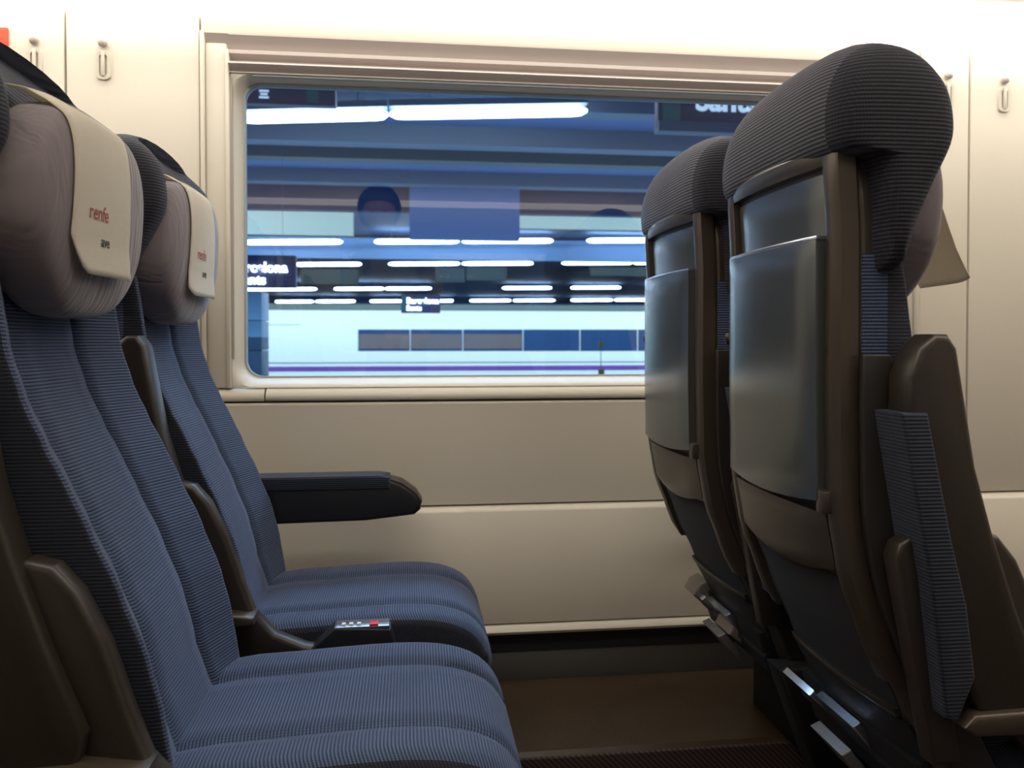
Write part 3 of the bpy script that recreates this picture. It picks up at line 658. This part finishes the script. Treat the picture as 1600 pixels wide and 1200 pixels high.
for v, Y, rad, seg, sl, nm in rows:
    for k_, (u0, u1) in enumerate(seg):
        lamp(u0, u1, v-(u0-700)*0.005, v-(u1-700)*0.005, Y, rad, 'small tube lamp, %s in the %s of the four small lamp rows' % (['leftmost', 'second from left', 'third from left', 'fourth from left', 'fifth from left', 'sixth from left', 'seventh from left', 'eighth from left'][k_], nm), 'lamps of the %s small row' % nm, 'tube', False)
# tiled pillar at the left
pl = empty('tiled_pillar', tuple(at(396, 700, 10.0)), 'pale blue tiled pillar at the lower left of the window view', 'pillar')
def loc_of(e): return Vector(e.location)
for k, (v0, v1) in enumerate(((455, 500), (501, 547), (548, 594), (595, 641))):
    a = at(372, v1, 10.0)-loc_of(pl); b = at(408.5, v0, 10.0)-loc_of(pl)
    o = box('tile_panel', a.x, b.x, 0, 0.5, a.z, b.z, S['tile'], pl, 0.004)
# opposite railcar
rc = empty('railcar', tuple(at(800, 700, 24.5)), 'white railcar with a purple stripe standing across the tracks', 'train')
def rslab(nm, u0, u1, v0, v1, off, t, m, par=None, bev=0.0):
    a = at(u0, v1, 24.5)-loc_of(rc); b = at(u1, v0, 24.5)-loc_of(rc)
    return box(nm, a.x, b.x, -off, -off+t, a.z, b.z, S[m], par or rc, bev)
rslab('body', 409, 1300, 488, 690, 0, 2.6, 'white', None, 0.03)
rslab('roof', 412, 1300, 478, 489, -0.25, 2.1, 'teal', None, 0.05)
rslab('purple_stripe', 409, 1300, 569.5, 580, 0.03, 0.05, 'purple')
rslab('grey_line', 409, 1300, 564.5, 566.5, 0.03, 0.05, 'line')
rslab('grey_line', 409, 1300, 587.5, 589.5, 0.03, 0.05, 'line')
rslab('roof_line', 412, 470, 505.5, 507.5, 0.03, 0.05, 'white')
for k, (u0, u1) in enumerate(((560, 640), (642, 722), (724, 816), (818, 905), (907, 995), (997, 1085), (1087, 1200))):
    w = rslab('window', u0, u1, 515, 548, 0.03, 0.06, 'rwin')
    if k < 3: rslab('blind', u0+1, u1-1, 522, 545, 0.045, 0.03, 'beige', w)
# signs
def board(name, u0, u1, v0, v1, Y, lab, m='sign'):
    c = at((u0+u1)/2, (v0+v1)/2, Y); e = empty(name, tuple(c), lab, 'sign')
    a = at(u0, v1, Y)-c; b = at(u1, v0, Y)-c
    box('board', a.x, b.x, 0, 0.12, a.z, b.z, S[m], e, 0.01)
    for q in (0.2, 0.8): box('hanger', a.x+(b.x-a.x)*q-0.0015, a.x+(b.x-a.x)*q+0.0015, 0.05, 0.053, b.z, 4.5-c.z if Y < 9 or Y > 9 else 4.3, S['line'], e)
    return e, c
def sign_text(e, c, body, u, v, px, Y, m, bold=0.0):
    p = at(u, v, Y)-c; h = px*Y/F_PX/0.72
    text('lettering', body, h, S[m], Matrix.Translation((p.x, -0.015, p.z)) @ Matrix.Rotation(R(90), 4, 'X'), e, 0.005, bold=bold)
e, c = board('display_sign', 356, 462, 399, 449, 9.8, 'dark display with glowing place name at the left edge of the glass')
sign_text(e, c, 'Barcelona', 361, 424.5, 15, 9.8, 'led', 0.006); sign_text(e, c, 'Sants', 372, 443.5, 14, 9.8, 'led', 0.006)
e, c = board('display_sign', 627, 688, 460, 489, 15.8, 'small dark display with glowing place name in the middle of the glass', 'sign')
a = at(627, 485, 15.8)-c; b = at(633, 461, 15.8)-c; box('green_strip', a.x, b.x, -0.01, 0.03, a.z, b.z, S['green'], e)
sign_text(e, c, 'Barcelona', 635, 474, 9, 15.8, 'led', 0.005); sign_text(e, c, 'Sants', 635, 485, 8, 15.8, 'led', 0.005)
e, c = board('station_sign', 1028, 1330, 60, 200, 8.6, 'large dark station sign cut by the top of the window at right')
a = at(1035, 196, 8.6)-c; b = at(1063, 60, 8.6)-c; box('green_square', a.x, b.x, -0.01, 0.03, a.z, b.z, S['green'], e)
a = at(1028, 205, 8.6)-c; b = at(1330, 199, 8.6)-c; box('frame_rail', a.x, b.x, -0.03, 0.14, a.z, b.z, S['beam'], e)
sign_text(e, c, 'Sants', 1086, 172, 36, 8.6, 'letter', 0.01)
e, c = board('station_sign', 360, 524, 60, 160, 8.6, 'dark station sign cut by the top left corner of the window')
a = at(480, 160, 8.6)-c; b = at(497, 60, 8.6)-c; box('green_square', a.x, b.x, -0.01, 0.03, a.z, b.z, S['green'], e)
for k, (v, s) in enumerate(((141, 3), (146, 3), (151, 3))):
    a = at(405+k % 2*2, v+2.4, 8.6)-c; b = at(420-k % 2*2, v, 8.6)-c; box('white_mark', a.x, b.x, -0.01, 0.03, a.z, b.z, S['letter'], e)
ym = empty('track_marker', tuple(at(939, 620, 14.0)), 'small yellow plate on a thin post in front of the purple stripe', 'marker')
cc = loc_of(ym)
a = at(934.5, 588, 14)-cc; b = at(944, 577, 14)-cc; box('plate', a.x, b.x, -0.02, 0.0, a.z, b.z, S['yellow'], ym, 0.003)
box('post', (a.x+b.x)/2-0.008, (a.x+b.x)/2+0.008, 0.0, 0.016, -1.2-cc.z, b.z, S['line'], ym)
a = at(936, 544, 14)-cc; b2 = at(942, 533, 14)-cc; sl = box('signal_head', a.x, b2.x, -0.02, 0.03, a.z, b2.z, S['yellow'], ym, 0.01)
box('post', (a.x+b2.x)/2-0.005, (a.x+b2.x)/2+0.005, 0.0, 0.012, b.z, a.z, S['line'], ym)

# ------------------------------------------------------------------ the photographer, mirrored in the glass
def skin(name, joints, edges, m, parent=None, sub=2, root=0):
    me = bpy.data.meshes.new(name); me.from_pydata([j[:3] for j in joints], edges, []); me.update()
    o = bpy.data.objects.new(name, me); C.objects.link(o)
    sk = o.modifiers.new('skin', 'SKIN'); sk.use_smooth_shade = True
    for i, j in enumerate(joints):
        d = me.skin_vertices[0].data[i]; r = j[3]; d.radius = r if isinstance(r, tuple) else (r, r); d.use_root = (i == root)
    sb = o.modifiers.new('sub', 'SUBSURF'); sb.levels = sub; sb.render_levels = sub
    bpy.context.view_layer.update()
    m2 = bpy.data.meshes.new_from_object(o.evaluated_get(bpy.context.evaluated_depsgraph_get()))
    bpy.data.objects.remove(o); m2.materials.clear(); m2.materials.append(m); m2.shade_smooth()
    q = bpy.data.objects.new(name, m2); C.objects.link(q); q.parent = parent; return q
P_ = {'skin': mat('skin_tone', (0.45, 0.24, 0.16), 0.5), 'hair': mat('dark_hair', (0.012, 0.010, 0.010), 0.6), 'shirt': mat('grey_shirt', (0.20, 0.22, 0.24), 0.85, bump=0.3),
      'jeans': mat('dark_trousers', (0.03, 0.035, 0.06), 0.85), 'cam': mat('compact_camera', (0.45, 0.45, 0.47), 0.3, metal=0.7)}
pe = empty('person', (-0.07, -0.27, 0.0), 'dark haired person in grey shirt holding a camera, mirrored in the glass', 'person')
ox, oy = -0.07, -0.27
def L(x, y, z, r): return (x-ox, y-oy, z, r)
body = [L(-.07, -.27, .93, (.15, .11)), L(-.07, -.27, 1.10, (.14, .10)), L(-.08, -.27, 1.28, (.155, .11)), L(-.09, -.27, 1.43, (.12, .085)), L(-.12, -.26, 1.51, .055), L(-.15, -.245, 1.58, .055),
        L(-.27, -.27, 1.40, .062), L(-.33, -.24, 1.15, .046), L(-.12, -.10, 1.00, .033),
        L(.09, -.27, 1.40, .062), L(.16, -.25, 1.15, .046), L(.10, -.10, 1.00, .033),
        L(-.16, -.27, .86, .09), L(-.17, -.26, .50, .062), L(-.17, -.27, .13, .042), L(-.17, -.20, .045, .038), L(-.17, -.12, .035, .03),
        L(.02, -.27, .86, .09), L(.03, -.26, .50, .062), L(.03, -.27, .13, .042), L(.03, -.20, .045, .038), L(.03, -.12, .035, .03)]
ed = [(0, 1), (1, 2), (2, 3), (3, 4), (4, 5), (3, 6), (6, 7), (7, 8), (3, 9), (9, 10), (10, 11), (0, 12), (12, 13), (13, 14), (14, 15), (15, 16), (0, 17), (17, 18), (18, 19), (19, 20), (20, 21)]
bd = skin('body', body, ed, P_['shirt'], pe)
bd.data.materials.append(P_['jeans']); bd.data.materials.append(P_['skin'])
for p in bd.data.polygons:
    z = p.center.z
    if z < 0.93 and abs(p.center.x) < 0.25: p.material_index = 1
    if z > 1.50: p.material_index = 2
def ball(name, c, r, m, parent, f=None):
    bm = bmesh.new(); bmesh.ops.create_uvsphere(bm, u_segments=24, v_segments=16, radius=1)
    for v in bm.verts:
        q = Vector((v.co.x*r[0], v.co.y*r[1], v.co.z*r[2]))
        if f: q = f(q)
        v.co = q+Vector(c)
    me = bpy.data.meshes.new(name); bm.to_mesh(me); bm.free(); me.materials.append(m); me.shade_smooth()
    o = bpy.data.objects.new(name, me); C.objects.link(o); o.parent = parent; return o
hc = (-.16-ox, -.235-oy, 1.640)
def facef(q):
    q = q.copy(); q.x *= 1-0.22*max(0, -q.z/0.12)
    if q.y > 0 and abs(q.x) < 0.016 and -0.035 < q.z < 0.012: q.y += 0.018*(1-abs(q.x)/0.016)
    return q
hd = ball('head', hc, (.090, .102, .135), P_['skin'], pe, facef)
ball('hair', (hc[0], hc[1]-0.018, hc[2]+0.035), (.117, .118, .128), P_['hair'], hd, lambda q: Vector((q.x, q.y if not (q.y > 0.04 and q.z < 0.02) else 0.04, max(q.z, -0.095))))
for sx in (-1, 1):
    ball('eye', (hc[0]+sx*0.030, hc[1]+0.094, hc[2]+0.002), (.011, .008, .007), P_['hair'], hd)
    ball('ear', (hc[0]+sx*0.090, hc[1]-0.005, hc[2]-0.01), (.010, .020, .030), P_['skin'], hd)
ball('mouth', (hc[0], hc[1]+0.088, hc[2]-0.066), (.024, .008, .005), mat('lips', (0.35, 0.12, 0.10), 0.5), hd)
for sx, wx in ((-1, -.12), (1, .10)):
    w = Vector((wx-ox, -.10-oy, 1.00)); J = [(w.x, w.y, w.z, .026), (w.x-sx*0.02, w.y+.03, w.z-.008, (.034, .018))]; E_ = [(0, 1)]
    for k in range(4):
        b = len(J); z0 = w.z+0.018-0.019*k; ln = (0.9, 1.0, 0.95, 0.75)[k]
        J += [(w.x-sx*0.040, w.y+.040, z0, .009), (w.x-sx*(.040+.028*ln), w.y+.052, z0-.004, .0085), (w.x-sx*(.040+.048*ln), w.y+.046, z0-.006, .0075)]
        E_ += [(1, b), (b, b+1), (b+1, b+2)]
    b = len(J); J += [(w.x-sx*.010, w.y+.030, w.z-.032, .011), (w.x-sx*.034, w.y+.022, w.z-.040, .010), (w.x-sx*.052, w.y+.018, w.z-.034, .008)]
    E_ += [(1, b), (b, b+1), (b+1, b+2)]
    skin('hand', J, E_, P_['skin'], pe)
cb = empty('compact_camera', (0.0, -0.055, 0.935), 'small compact camera held in both hands, mirrored in the glass', 'camera')
box('camera_body', -0.045, 0.045, -0.014, 0.010, 0.0, 0.055, P_['cam'], cb, 0.005)
loft('lens_barrel', [[(0.020*math.cos(R(20*k)), y, 0.030+0.020*math.sin(R(20*k))) for k in range(18)] for y in (0.009, 0.022)], P_['cam'], cb)
